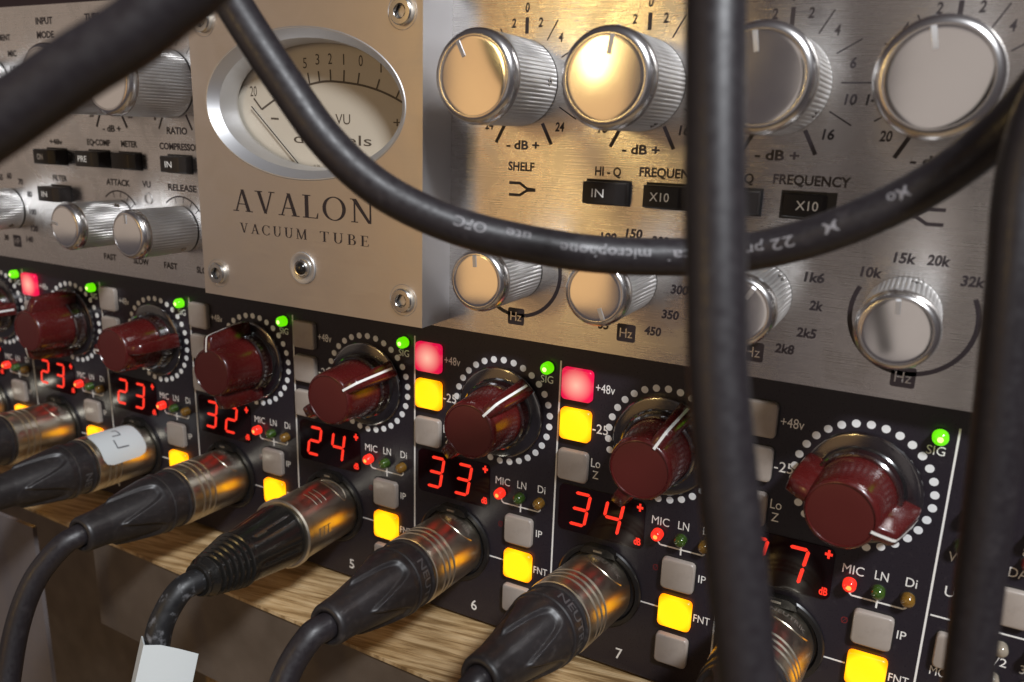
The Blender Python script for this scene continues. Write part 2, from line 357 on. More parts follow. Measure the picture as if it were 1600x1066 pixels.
# maroon knob
def red_knob():
    b = MB()
    b.lathe([(8.9, 1.2), (8.6, 4), (8.1, 10), (7.75, 16.6), (7.55, 17.7), (7.2, 18.15), (6.9, 18.2), (6.75, 17.95)], M['red'], 56)
    for sgn in (1, -1):
        prof = [(5.0, 1.4), (12.7, 1.4), (12.85, 2.2), (12.6, 6.0), (11.6, 14.5), (11.2, 16.5), (10.5, 17.1), (7.2, 18.0), (5.0, 17.6)]
        if sgn < 0: prof = [(5.0, 1.4), (12.7, 1.4), (12.85, 2.2), (12.8, 8.0), (12.4, 15.2), (12.0, 16.6), (9.4, 17.5), (7.2, 17.8), (5.0, 17.3)]
        n = len(prof); vs = []
        for side, k in ((-1, 1.0), (-1, 0.86), (1, 0.86), (1, 1.0)):
            for i, (r, d) in enumerate(prof):
                hw = 2.5-0.045*d; ins = 0.0 if k == 1.0 else 0.32
                c = (r, d)
                if k != 1.0: vs.append((sgn*r, -d, side*(hw-0.45)))
                else: vs.append((sgn*(r-0.4 if 0 < i < n-1 else r), -(d-0.35 if i > 4 else d), side*hw))
        fs = []
        for a, c in ((0, 1), (1, 2), (2, 3)):
            fs += [(a*n+i, a*n+i+1, c*n+i+1, c*n+i) for i in range(n-1)]
        fs += [tuple(reversed(range(n))), tuple(3*n+i for i in range(n))]
        b.add(vs, fs, M['red'])
    return b.mesh('gain_knob', angle=62)
def red_cap():
    b = MB(); b.lathe([(6.9, 17.6), (6.75, 17.95), (6.3, 18.0), (3.0, 18.02), (0.1, 18.03)], M['redcap'], 48, cap1=True); return b.mesh('cap_face', angle=50)
def red_line():
    b = MB(); p = [(6.5, 18.25), (7.3, 18.15), (10.5, 17.2), (11.2, 16.65), (11.6, 14.7), (12.68, 6.0), (12.95, 2.4)]
    vs = [(r+0.05, -(d+0.05), s_*0.34) for r, d in p for s_ in (-1, 1)]
    b.add(vs, [(2*i, 2*i+1, 2*i+3, 2*i+2) for i in range(len(p)-1)], M['white']); return b.mesh('pointer_line')
def skirt():
    b = MB(); b.lathe([(12.9, 0.15), (12.9, 1.3), (12.65, 1.6), (12.3, 1.75), (9.9, 1.9), (9.6, 2.2), (9.5, 5.2), (9.1, 5.6), (8.7, 5.6)], M['acrylic'], 64, mats=[M['acrylic'], M['acrylic_ring'], M['acrylic_ring'], M['acrylic'], M['acrylic'], M['acrylic_ring'], M['acrylic_ring'], M['acrylic_ring']]); return b.mesh('clear_skirt', angle=25)
RK, RC, RL, RS = red_knob(), red_cap(), red_line(), skirt()
# dark recess + inner hub below the skirt
b = MB(); b.lathe([(9.3, 0.1), (9.3, 0.5), (8.6, 0.9)], M['jack'], 40); HUB = b.mesh('knob_hub')
# panel socket
def socket():
    b = MB(); b.lathe([(12.1, 0.0), (12.1, 0.5), (11.7, 0.85), (10.7, 0.9), (10.35, 0.5), (10.3, 0.1)], M['jack'], 56)
    b.lathe([(10.3, 0.08), (0.1, 0.08)], M['dark'], 40)
    return b.mesh('plug_socket')
def latch():
    b = MB(); pts = [(-5.0, 9.9), (5.0, 9.9), (4.4, 11.4), (2.8, 12.2), (-2.8, 12.2), (-4.4, 11.4)]
    b.prism(pts, 0, -2.4, M['glossboot']); b.box((-1.2, -2.7, 10.9), (1.2, -2.4, 11.5), M['steel']); return b.mesh('latch_tab')
SK, LT = socket(), latch()
digits = {1: '23', 2: '23', 3: '23', 4: '32', 5: '24', 6: '33', 7: '34', 8: '37'}
angles = {1: 4, 2: -104, 3: 188, 4: 101, 5: 33, 6: 48, 7: 62, 8: -15}
line_v = MB().box((-0.22, -0.05, -40), (0.22, 0, 40.2), M['white']).mesh('divider_line')
def rectpart(name, parent, x0, z0, x1, z1, m='white', y=ON):
    cx, cz = (x0+x1)/2, (z0+z1)/2
    return obj(name, MB().box((x0-cx, y, z0-cz), (x1-cx, 0, z1-cz), M[m]), parent, (cx, 0, cz))
def button(parent, x, z, m, y=0, scale=None):
    o = obj('push_button', BT[m], parent, (x, y, z), scale=scale)
    return o
RING = {k: recess_ring(8.6, 8.6).mesh('button_recess') for k in (0,)}
for k in range(8):
    ch = k+1; X = k*46.0
    obj('divider_line', line_v, PRE, (X+46, 0, 0))
    lit48 = ch in (2, 6, 7); lit25 = ch in (6, 7)
    for x, z, m in ((5.15, 34.7, 'pink' if lit48 else 'btn'), (5.2, 23.7, 'yellow' if lit25 else 'btn'), (5.1, 12.2, 'btn'), (35.7, -11.1, 'btn'), (35.75, -22.0, 'yellow'), (35.7, -33.0, 'btn')):
        bt = button(PRE, X+x, z, m)
        if m != 'btn': bt['label'] = ('lit red square button' if m == 'pink' else 'lit yellow square button')
        obj('button_recess', RING[0], bt, (X+x, 0, z))
    text('+48v', PRE, X+12.7, ON, 34.7, 2.3, 5.2, 'white', 0.0)
    text('-25', PRE, X+12.0, ON, 23.6, 2.5, 4.3, 'white', 0.004)
    text('Lo', PRE, X+11.3, ON, 14.0, 2.4, 2.6, 'white', 0.0); text('Z', PRE, X+11.4, ON, 10.7, 2.2, 1.7, 'white', 0.0)
    text('SIG', PRE, X+42.2, ON, 34.5, 2.0, 3.6, 'white', 0.0)
    text('MIC', PRE, X+29.9, ON, 2.3, 2.2, 4.6, 'white', 0.0); text('LN', PRE, X+35.9, ON, 2.5, 2.2, 2.8, 'white', 0.0); text('Di', PRE, X+42.0, ON, 2.7, 2.2, 2.3, 'white', 0.0)
    text('IP', PRE, X+41.8, ON, -10.8, 2.1, 1.9, 'white', 0.0); text('FNT', PRE, X+42.7, ON, -22.1, 2.1, 4.2, 'white', 0.0)
    text('\u00d8', PRE, X+29.6, ON, -10.9, 1.7, 1.5, 'ledroff', 0.0)
    text(str(ch), PRE, X+21.4, ON, -39.8, 3.2, 1.9, 'white', 0.006)
    # bracket under the three lamps
    br = MB(); w_ = 0.2
    pl = [(29.7, -2.6), (29.7, -3.6), (30.3, -4.15), (41.2, -4.15), (41.8, -3.6), (41.8, -2.9)]
    for (a0, b0), (a1, b1) in zip(pl, pl[1:]):
        dx, dz = a1-a0, b1-b0; l_ = math.hypot(dx, dz); nx, nz = -dz/l_*w_, dx/l_*w_
        br.add([(a0+nx, ON, b0+nz), (a1+nx, ON, b1+nz), (a1-nx, ON, b1-nz), (a0-nx, ON, b0-nz)], [(0, 1, 2, 3)], M['white'])
    br.box((35.55, ON-0.01, -5.7), (35.95, 0, -2.7), M['white'])
    br.xf(lambda v: v-Vector((35.7, 0, -4))); obj('printed_bracket', br, PRE, (X+35.7, 0, -4))
    rectpart('printed_line', PRE, X+26.3, -22.15, X+31.1, -21.8)
    # lamps
    for x, z, m, core in ((42.6, 37.9, 'ledgreen', 'ledgcore'), (29.6, -1.05, 'ledred', 'ledhot'), (35.7, -1.1, 'ledgoff', None), (41.8, -1.1, 'ledaoff', None)):
        l = obj('indicator_light', LED[m], PRE, (X+x, 0, z), scale=(1.08, 1, 1.08) if m == 'ledgreen' else None)
        if core: obj('lamp_core', CORE[core], l, (X+x, -0.99, z))
    # display
    dp = MB(); pts = roundrect(24.3, 13.4, 1.6, k=4); dp.prism(pts, 0.0, -0.25, M['window']); d_ = obj('digit_display', dp, PRE, (X+13.6, 0, -0.35))
    for i, dg in enumerate(digits[ch]):
        for sname in SEGS[dg]:
            hz, sx, sz = SPOS[sname]
            obj('digit_segment', SEGM[hz], d_, (X+7.6+i*9.35+sx+0.16*sz, -0.26, -0.05+sz-0.1*i))
    text('+', d_, X+24.3, -0.34, 4.7, 2.6, 1.7, 'seg', 0.05, name='plus_sign'); text('dB', d_, X+24.2, -0.34, -4.9, 1.9, 1.9, 'seg', 0.03, name='decibel_sign')
    # dots
    for j in range(30):
        a = 1.7696+j*math.radians(12); obj('ring_dot', DOT, PRE, (X+28.9+14.64*math.cos(a), 0, 23.0+14.64*math.sin(a)))
    # knob
    kp = (X+28.9, 0, 23.0); ry = -math.radians(angles[ch])
    kn = obj('gain_knob', RK, PRE, kp, rot=(0, ry, 0))
    if ch == 8: kn.rotation_euler = (Matrix.Rotation(math.radians(-8), 4, 'Z') @ Matrix.Rotation(ry, 4, 'Y')).to_euler()
    for nm, me in (('clear_skirt', RS), ('knob_hub', HUB), ('cap_face', RC), ('pointer_line', RL)): obj(nm, me, kn, kp)
    so = obj('plug_socket', SK, PRE, (X+14.3, 0, -20.9)); obj('latch_tab', LT, so, (X+14.3, 0, -20.9))
# right-hand section
for s_, x, z, h, w_ in (('48', 373.4, 18.4, 2.1, 2.9), ('WC', 372.3, 11.2, 2.2, 4.4), ('USB', 373.2, 2.9, 2.4, 5.2), ('MODE', 373.6, -17.2, 2.2, 6.2), ('88', 384.6, 16.0, 2.2, 2.8), ('DANTE', 385.6, 10.9, 2.2, 8.2), ('1/2', 382.9, -10.6, 2.0, 3.2), ('3/4', 388.6, -10.9, 2.0, 3.2), ('5/6', 382.9, -18.4, 2.0, 3.2)):
    text(s_, PRE, x, ON, z, h, w_, 'white', 0.0)
for x, z, m in ((372.6, 21.8, 'ledaoff'), (372.2, 14.5, 'ledgoff'), (384.5, 19.4, 'ledaoff'), (384.6, 14.0-0.2, 'ledroff'), (382.7, -6.9, 'ledwoff'), (388.8, -7.2, 'ledwoff'), (382.2, -14.6, 'ledwoff'), (388.8, -14.8, 'ledwoff')):
    obj('indicator_light', LED[m], PRE, (x, 0, z), scale=(1.0, 1, 1.0))
for x, z in ((374.0, -11.3), (383.3, 3.0)):
    bt = button(PRE, x, z, 'btn', scale=(0.8, 1, 1)); obj('button_recess', RING[0], bt, (x, 0, z), scale=None)
rectpart('printed_line', PRE, 368.7, -3.95, 392, -3.6)

# ------------------------------------------------------------------ channel strip above
AV = thing('channel_strip', 'silver aluminium rack unit with oval meter and fluted silver knobs, above the black preamp', 'audio processor', (205, -5, 45.5))
AY = -5.0
b = MB(); b.prism([(-36, 45.6), (446.6, 45.6), (446.6, 133.6), (-36, 133.6)], 1.0, AY, M['plate'])
b.box((-14, 1.2, 47), (425, 39, 132), M['dark'])
obj('faceplate', b.mesh('faceplate', uv=True), AV)
# centre block with oval opening
BX0, BX1, BZ0, BZ1, BY = 166.8, 244.6, 48.1, 130.6, -18.0
cx, cz, ea, eb = 205.8, 102.6, 34.0, 19.4
b = MB(); n = 96; inner = []; outer = []
for i in range(n):
    t = 2*math.pi*i/n; dx, dz = ea*math.cos(t), eb*math.sin(t); inner.append((cx+dx, BY, cz+dz))
    k = min((BX1-cx)/dx if dx > 1e-6 else 1e9, (BX0-cx)/dx if dx < -1e-6 else 1e9, (BZ1-cz)/dz if dz > 1e-6 else 1e9, (BZ0-cz)/dz if dz < -1e-6 else 1e9)
    outer.append([cx+dx*k, BY, cz+dz*k])
for X_, Z_ in ((BX0, BZ0), (BX0, BZ1), (BX1, BZ0), (BX1, BZ1)):
    j = min(range(n), key=lambda i: (outer[i][0]-X_)**2+(outer[i][2]-Z_)**2); outer[j] = [X_, BY, Z_]
b.add(inner+outer, [(i, n+i, n+(i+1) % n, (i+1) % n) for i in range(n)], M['block'])
c_ = 0.5
sx0, sx1, sz0, sz1 = BX0-0.0, BX1+0.0, BZ0, BZ1
q = [(sx0, BY, sz0), (sx1, BY, sz0), (sx1, BY, sz1), (sx0, BY, sz1), (sx0, AY-0.02, sz0), (sx1, AY-0.02, sz0), (sx1, AY-0.02, sz1), (sx0, AY-0.02, sz1)]
b.add(q, [(0, 4, 5, 1), (1, 5, 6, 2), (2, 6, 7, 3), (3, 7, 4, 0)], M['side'])
BLK = obj('meter_housing', b.mesh('meter_housing', uv=True, angle=30), AV)
def ell(prof, m, n=96):
    b = MB(); vs = [(cx+a*math.cos(2*math.pi*i/n), y, cz+c*math.sin(2*math.pi*i/n)) for a, c, y in prof for i in range(n)]
    b.add(vs, [(j*n+i, (j+1)*n+i, (j+1)*n+(i+1) % n, j*n+(i+1) % n) for j in range(len(prof)-1) for i in range(n)], m); return b
obj('meter_bezel', ell([(ea, eb, BY), (ea-0.2, eb-0.2, BY-0.15), (ea-0.5, eb-0.45, BY-0.1), (31.8, 17.3, -16.2), (31.2, 16.8, -15.6), (30.4, 16.1, -9.6)], M['bezel']).mesh('meter_bezel', angle=22), BLK)
DY = -8.6
b = MB(); nn = 64; b.add([(cx+32*math.cos(2*math.pi*i/nn), DY, cz+17.5*math.sin(2*math.pi*i/nn)) for i in range(nn)], [tuple(range(nn))], M['dial']); DIAL = obj('meter_dial', b, BLK)
b = MB(); b.add([(cx+30.5*math.cos(2*math.pi*i/nn), -10.2, cz+16.2*math.sin(2*math.pi*i/nn)) for i in range(nn)], [tuple(range(nn))], M['glass']); obj('meter_glass', b, BLK)
def strip(name, parent, pts, wd, y, m, closed=False):
    """flat printed line through (x,z) points"""
    b = MB(); n = len(pts); vs = []
    for i, (x, z) in enumerate(pts):
        x0, z0 = pts[max(i-1, 0)]; x1, z1 = pts[min(i+1, n-1)]; dx, dz = x1-x0, z1-z0; l_ = math.hypot(dx, dz) or 1
        vs += [(x-dz/l_*wd/2, y, z+dx/l_*wd/2), (x+dz/l_*wd/2, y, z-dx/l_*wd/2)]
    c = Vector((pts[n//2][0], 0, pts[n//2][1]))
    b.add(vs, [(2*i, 2*i+1, 2*i+3, 2*i+2) for i in range(n-1)], M[m]); b.xf(lambda v: v-c)
    return obj(name, b, parent, c)
d0 = DY-0.05
arc = [(183.6, 101.5), (189.4, 104.5), (196.3, 107.0), (203.2, 108.6), (208.8, 109.1), (217.8, 108.3), (224.0, 107.0), (229, 105.3), (233.2, 103.4)]
arc = [(p.x, p.y) for p in smooth_path([(x, z, 0) for x, z in arc], 4)]
strip('dial_arc', BLK, arc, 0.55, d0, 'dialink')
for a in ((180.7, 104.5, 183.6, 101.5), (188.0, 107.2, 189.8, 104.7), (194.6, 109.8, 195.8, 106.9), (200.9, 111.3, 201.5, 108.4), (204.6, 111.7, 205.0, 108.9), (208.7, 112.1, 208.8, 109.1), (213.4, 111.9, 213.2, 109.0), (218.4, 111.2, 217.8, 108.3), (224.9, 109.6, 223.9, 107.1), (231.2, 106.9, 230.1, 104.9)):
    strip('dial_tick', BLK, [(a[0], a[1]), (a[2], a[3])], 0.48, d0-0.02, 'dialink')
for s_, x, z in (('20', 180.7, 106.4), ('10', 187.0, 109.3), ('7', 193.7, 112.0), ('5', 200.0, 113.8), ('3', 204.4, 114.7), ('2', 208.7, 114.8), ('1', 213.3, 114.6), ('0', 218.9, 114.2), ('1', 225.4, 112.6), ('2', 232.2, 109.2)):
    text(s_, BLK, x, d0, z, 2.7, None if s_ == '1' else 1.35*(1.9 if len(s_) > 1 else 1), 'dialink', 0.0)
text('VU', BLK, 212.6, d0, 99.4, 2.6, 5.0, 'dialink', 0.0); text('decibels', BLK, 208.6, d0, 94.0, 2.6, 27.0, 'dialink', 0.0); text('AL39', BLK, 203.0, d0, 86.6, 0.9, 2.3, 'dialink', 0.0)
strip('dial_minus_sign', BLK, [(186.9, 99.1), (189.8, 99.0)], 0.5, d0, 'dialink'); text('+', BLK, 230.4, d0, 98.9, 2.6, 2.4, 'dialink', 0.0)
b = MB(); b.tube([(180.4, d0-0.7, 102.2), (200.5, d0-0.7, 84.0)], 0.16, M['dark'], 6); obj('meter_needle', b, BLK)
b = MB(); b.prism([(176.5, 100.5), (178.4, 101.3), (196.5, 85.0), (194.5, 84.0), (180, 84)], DY-0.1, DY-0.6, M['paper']); 

# serif lettering -----------------------------------------------------
def serif(s, height, m, gap=0.16):
    """plain roman capitals drawn from strokes; returns MB centred on x, cap height = height"""
    T, t, sf, sh = 0.135, 0.055, 0.085, 0.042
    def quad(a, b_, wa, wb=None):
        wb = wb or wa; return [(a[0]-wa/2, a[1]), (a[0]+wa/2, a[1]), (b_[0]+wb/2, b_[1]), (b_[0]-wb/2, b_[1])]
    def ser(x, z, wd, up):
        k = sh if up else -sh; return [(x-wd/2, z), (x+wd/2, z), (x+wd/2, z+k), (x-wd/2, z+k)] if up else [(x-wd/2, z-sh), (x+wd/2, z-sh), (x+wd/2, z), (x-wd/2, z)]
    def ring(cx_, cz_, rx, rz, a0, a1, Tm, tm, n=26):
        out = []
        for i in range(n):
            A0, A1 = math.radians(a0+(a1-a0)*i/n), math.radians(a0+(a1-a0)*(i+1)/n); q = []
            for A, inn in ((A0, 0), (A1, 0), (A1, 1), (A0, 1)):
                th = tm+(Tm-tm)*abs(math.cos(A))**1.5; k = th if inn else 0
                q.append((cx_+(rx-k)*math.cos(A), cz_+(rz-k*0.9)*math.sin(A)))
            out.append(q if a1 > a0 else q)
        return out
    G = {}
    G['A'] = (0.80, [quad((0.13, 0), (0.40, 1), t, t), quad((0.65, 0), (0.40, 1), T, T*0.9), [(0.22, 0.32), (0.56, 0.32), (0.56, 0.36), (0.22, 0.36)], ser(0.12, 0, 0.24, 1), ser(0.66, 0, 0.30, 1)])
    G['V'] = (0.80, [quad((0.41, 0), (0.15, 1), T*0.8, T), quad((0.41, 0), (0.66, 1), t, t), ser(0.15, 1, 0.30, 0), ser(0.67, 1, 0.24, 0)])
    G['L'] = (0.62, [quad((0.17, 0), (0.17, 1), T), ser(0.17, 1, 0.30, 0), [(0.02, 0), (0.58, 0), (0.58, 0.04), (0.02, 0.04)], [(0.52, 0.03), (0.58, 0.03), (0.60, 0.24), (0.575, 0.24)]])
    G['O'] = (0.90, ring(0.44, 0.5, 0.42, 0.515, 0, 360, 0.125, 0.045, 44))
    G['N'] = (0.84, [quad((0.15, 0), (0.15, 1), t), quad((0.70, 0), (0.70, 1), t), quad((0.68, 0), (0.13, 1), T*0.8, T*1.2), ser(0.15, 0, 0.24, 1), ser(0.70, 1, 0.24, 0), [(0.0, 0.965), (0.18, 0.965), (0.18, 1), (0.0, 1)]])
    G['C'] = (0.78, ring(0.42, 0.5, 0.40, 0.515, 42, 318, 0.125, 0.045, 36)+[[(0.69, 0.70), (0.72, 0.70), (0.72, 0.98), (0.70, 0.98)], [(0.69, 0.16), (0.73, 0.26), (0.71, 0.28), (0.66, 0.18)]])
    G['U'] = (0.80, [quad((0.17, 0.33), (0.17, 1), T), quad((0.65, 0.33), (0.65, 1), t), ser(0.17, 1, 0.30, 0), ser(0.65, 1, 0.24, 0)]+ring(0.391, 0.34, 0.285, 0.355, 180, 360, 0.11, 0.05, 18))
    G['M'] = (0.98, [quad((0.14, 0), (0.16, 1), t), quad((0.82, 0), (0.80, 1), T), quad((0.47, 0.0), (0.17, 1), T*0.7, T), quad((0.47, 0.0), (0.80, 1), t, t), ser(0.14, 0, 0.24, 1), ser(0.82, 0, 0.28, 1), [(0.02, 0.965), (0.18, 0.965), (0.18, 1), (0.02, 1)], [(0.80, 0.965), (0.94, 0.965), (0.94, 1), (0.80, 1)]])
    G['T'] = (0.74, [quad((0.36, 0), (0.36, 1), T), ser(0.36, 0, 0.28, 1), [(0.03, 0.96), (0.69, 0.96), (0.69, 1), (0.03, 1)], [(0.03, 0.78), (0.055, 0.78), (0.09, 0.97), (0.03, 0.97)], [(0.665, 0.78), (0.69, 0.78), (0.69, 0.97), (0.63, 0.97)]])
    G['B'] = (0.70, [quad((0.17, 0), (0.17, 1), T), [(0.02, 0), (0.40, 0), (0.40, 0.04), (0.02, 0.04)], [(0.02, 0.96), (0.36, 0.96), (0.36, 1), (0.02, 1)], [(0.17, 0.50), (0.38, 0.50), (0.38, 0.54), (0.17, 0.54)]]+ring(0.34, 0.76, 0.23, 0.24, -90, 90, 0.12, 0.04, 14)+ring(0.37, 0.265, 0.27, 0.265, -90, 90, 0.13, 0.04, 14))
    G['E'] = (0.66, [quad((0.17, 0), (0.17, 1), T), [(0.02, 0), (0.58, 0), (0.58, 0.04), (0.02, 0.04)], [(0.02, 0.96), (0.56, 0.96), (0.56, 1), (0.02, 1)], [(0.17, 0.49), (0.46, 0.49), (0.46, 0.53), (0.17, 0.53)], [(0.53, 0.03), (0.58, 0.03), (0.61, 0.24), (0.585, 0.24)], [(0.53, 0.80), (0.555, 0.80), (0.56, 0.97), (0.51, 0.97)], [(0.44, 0.42), (0.46, 0.42), (0.46, 0.60), (0.44, 0.60)]])
    b = MB(); x = 0; e = 0.0
    for ch_ in s:
        if ch_ == ' ': x += 0.45; continue
        wd, polys = G[ch_]
        for p in polys:
            e = (e+0.003) % 0.03
            ar = sum(p[i][0]*p[(i+1) % len(p)][1]-p[(i+1) % len(p)][0]*p[i][1] for i in range(len(p)))
            pp = p if ar > 0 else p[::-1]
            b.add([((x+u)*height, -e, v*height) for u, v in pp], [tuple(range(len(pp)))], m)
        x += wd+gap
    tot = (x-gap)*height
    b.v = [(a-tot/2, y_, c-height/2) for a, y_, c in b.v]; b.total = tot; return b
def serif_word(s, x0, x1, zc, h, parent, gap):
    k = (x1-x0)/serif(s, h, M['ink'], gap).total; x = x0
    for ch_ in s:
        b = serif(ch_, h, M['ink'], gap); wd = b.total*k; b.v = [(a*k, y_, c) for a, y_, c in b.v]
        obj('lettering', b, parent, (x+wd/2, BY-0.05, zc)); x += wd+gap*h*k
serif_word('AVALON', 180.2, 229.9, 76.5, 6.1, BLK, 0.12); serif_word('VACUUM', 182.4, 207.2, 68.85, 2.75, BLK, 0.24); serif_word('TUBE', 211.6, 228.2, 68.85, 2.75, BLK, 0.26)
# screws and lamp on the block
def hex_screw():
    b = MB(); b.lathe([(4.15, 0.0), (4.15, 0.04), (3.5, -0.5), (3.4, -1.2), (3.1, -1.2)], M['bezel'], 40)
    b.lathe([(3.15, -1.2), (3.15, 0.9), (2.85, 1.2), (1.75, 1.22), (1.65, 1.1)], M['steel'], 40)
    b.lathe([(1.7, 1.15), (1.6, 0.7), (1.5, -0.8), (0.05, -0.9)], M['dark'], 6, mats=[M['steel'], M['dark'], M['dark']])
    return b.mesh('hex_screw')
HS = hex_screw()
for x in (172.8, 238.8):
    for z in (54.7, 124.2): obj('hex_screw', HS, BLK, (x, BY-0.06, z))
b = MB(); b.lathe([(4.5, 0.02), (4.35, 0.55), (3.9, 0.6), (2.6, 0.12), (2.5, 0.05)], M['bezel'], 40)
b.lathe([(2.5, 0.05), (2.4, 0.9), (2.1, 1.2), (1.75, 1.1)], M['steel'], 32); b.lathe([(1.75, 1.05), (1.5, 1.5), (1.0, 1.85), (0.5, 2.0), (0.05, 2.05)], M['glossboot'], 24)
obj('power_lamp', b, BLK, (205.4, BY-0.05, 59.6))

# fluted knobs
def silver_knob(R, Ln, ribs):
    b = MB(); seg = ribs*5
    def fn(t, r, d, j):
        if 1 <= j <= 3:
            ph = (t*ribs/(2*math.pi)) % 1; g = 0.30*max(0, 1-abs(ph-0.5)/0.32) if True else 0
            return r-g, d
        return r, d
    b.lathe([(R, 0.0), (R, 0.6), (R, Ln*0.5), (R, Ln-3.6), (R-0.02, Ln-3.3)], M['rib'], seg, fn=fn)
    bev = [(R, Ln-3.3), (R+0.12, Ln-3.1), (R+0.12, Ln-2.4)]+[(R*0.83+(R*0.17+0.12)*math.cos(a), Ln-2.4+2.3*math.sin(a)) for a in (0.25, 0.5, 0.75, 1.0, 1.25, 1.5)]+[(R*0.822, Ln-0.14), (R*0.817, Ln-0.3)]
    b.lathe(bev, M['chrome'], 72)
    # set screw
    sc = MB(); sc.lathe([(0.95, -0.2), (0.95, 0.10), (0.5, 0.11)], M['steel'], 14, mats=[M['dark'], M['steel']]); sc.lathe([(0.5, 0.11), (0.02, 0.05)], M['dark'], 6)
    sc.xf(lambda v: Vector((v.x, v.z-3.6, -v.y+0))).xf(lambda v: Vector((v.x, v.y, v.z+R-0.1)))
    return b.mesh('knob', angle=38), sc.mesh('set_screw')
def cap_face(R, Ln):
    b = MB(); rr = R*0.815; b.lathe([(rr, Ln-0.5), (rr, Ln-0.2)]+[(rr*k, Ln-0.18+0.14*(1-k*k)) for k in (0.98, 0.9, 0.8, 0.65, 0.5, 0.35, 0.2, 0.1, 0.01)], M['cap'], 64, cap1=True); return b.mesh('cap_face', angle=60)
def index_mark(R, Ln):
    b = MB(); pts = [(R*0.45, Ln-0.0), (R*0.78, Ln+0.0), (R*0.94, Ln-0.75), (R+0.22, Ln-2.4)]
    vs = []
    for r, d in pts: vs += [(r, -(d+0.08), -0.42), (r, -(d+0.08), 0.42), (r, -(d-0.5), 0.55), (r, -(d-0.5), -0.55)]
    fs = [(4*i+k, 4*i+(k+1) % 4, 4*i+4+(k+1) % 4, 4*i+4+k) for i in range(3) for k in range(4)]+[(0, 1, 2, 3)]
    b.add(vs, fs, M['bezel']); return b.mesh('index_mark', angle=30)
BIG = silver_knob(10.15, 22.0, 66); SML = silver_knob(7.4, 20.0, 48)
BC, SC = cap_face(10.15, 22.0), cap_face(7.4, 20.0); BI, SI = index_mark(10.15, 22.0), index_mark(7.4, 20.0)
def knob(x, z, big, ang, scr):
    me, sm = BIG if big else SML
    k = obj('control_knob', me, AV, (x, AY-0.3, z), rot=(0, -math.radians(ang), 0))
    obj('cap_face', BC if big else SC, k, (x, AY-0.3, z)); obj('index_mark', BI if big else SI, k, (x, AY-0.3, z))
    s_ = obj('set_screw', sm, k, (x, AY-0.3, z)); s_.rotation_euler = (0, math.radians(ang)-math.radians(scr-90), 0)
    return k
for x, z, big, a, scr in ((263.7, 109.0, 1, 118, 0), (294.4, 108.6, 1, 82, -60), (324.6, 108.6, 1, 100, -35), (354.0, 108.6, 1, 102, 200),
                     (264.4, 63.6, 0, 95, -70), (294.2, 64.2, 0, -68, 215), (324.6, 64.2, 0, 60, 45), (353.7, 64.2, 0, 94, 75),
                     (113.2, 108.8, 1, 60, 220), (142.5, 108.6, 1, 110, 215), (113.4, 64.0, 0, 170, 55), (143.2, 64.0, 0, 92, -50), (53.3, 64.3, 0, 90, -50), (53.0, 109.0, 0, 90, 200), (23, 109.0, 0, 90, 0)):
    knob(x, z, big, a, scr)
PY = AY-0.05
def tick(cx_, cz_, ang, ra, rb, wd):
    a = math.radians(90-ang); strip('scale_tick', AV, [(cx_+ra*math.cos(a), cz_+ra*math.sin(a)), (cx_+rb*math.cos(a), cz_+rb*math.sin(a))], wd, PY, 'ink')
def gain_scale(cx_, nums, cz_=109.1, left=True, db=True):
    tick(cx_, cz_, 0, 11.0, 14.6, 0.9)
    for s_ in (1, -1):
        for a in (30, 59, 90, 121): tick(cx_, cz_, s_*a, 10.8, 16.0 if s_ > 0 else 14.2, 0.3)
        tick(cx_, cz_, s_*152, 10.6, 16.1, 0.85)
        for v, (dx, dz) in zip(nums, ((3.55, 13.4), (8.9, 10.0), (12.6, 3.8), (13.0, -3.2), (9.6, -10.1))):
            text(v, AV, cx_+s_*dx, PY, cz_+dz, 1.95, 1.05*len(v)+(0.25 if len(v) > 1 else 0.1), 'ink', 0.030, 0.12)
    text('0', AV, cx_, PY, cz_+16.8, 1.95, 1.1, 'ink', 0.030, 0.12)
    if db: text('- dB +', AV, cx_-0.1, PY, 94.5, 2.0, 9.0, 'ink', 0.030)
gain_scale(265.3, ['2', '4', '9', '16', '24']); gain_scale(295.5, ['2', '4', '6', '10', '16']); gain_scale(325.6, ['2', '4', '6', '10', '16']); gain_scale(355.6, ['2', '4', '9', '14', '20'])
gain_scale(113.4, ['2', '4', '8', '12', '20'])
for a, r1 in ((0, 13.6), (-26, 13.6), (26, 13.6)): tick(143.3, 109, a+15, 10.8, 14.6, 0.2)
text('6', AV, 147.3, PY, 122.2, 1.9, 1.1, 'ink', 0.030); text('4', AV, 143.0, PY, 123.8, 1.9, 1.1, 'ink', 0.030); text('1', AV, 134.5, PY, 98.6, 1.9, 0.7, 'ink', 0.030)
for s_ in (1, -1): tick(143.4, 109, s_*152, 10.8, 15.9, 0.62)
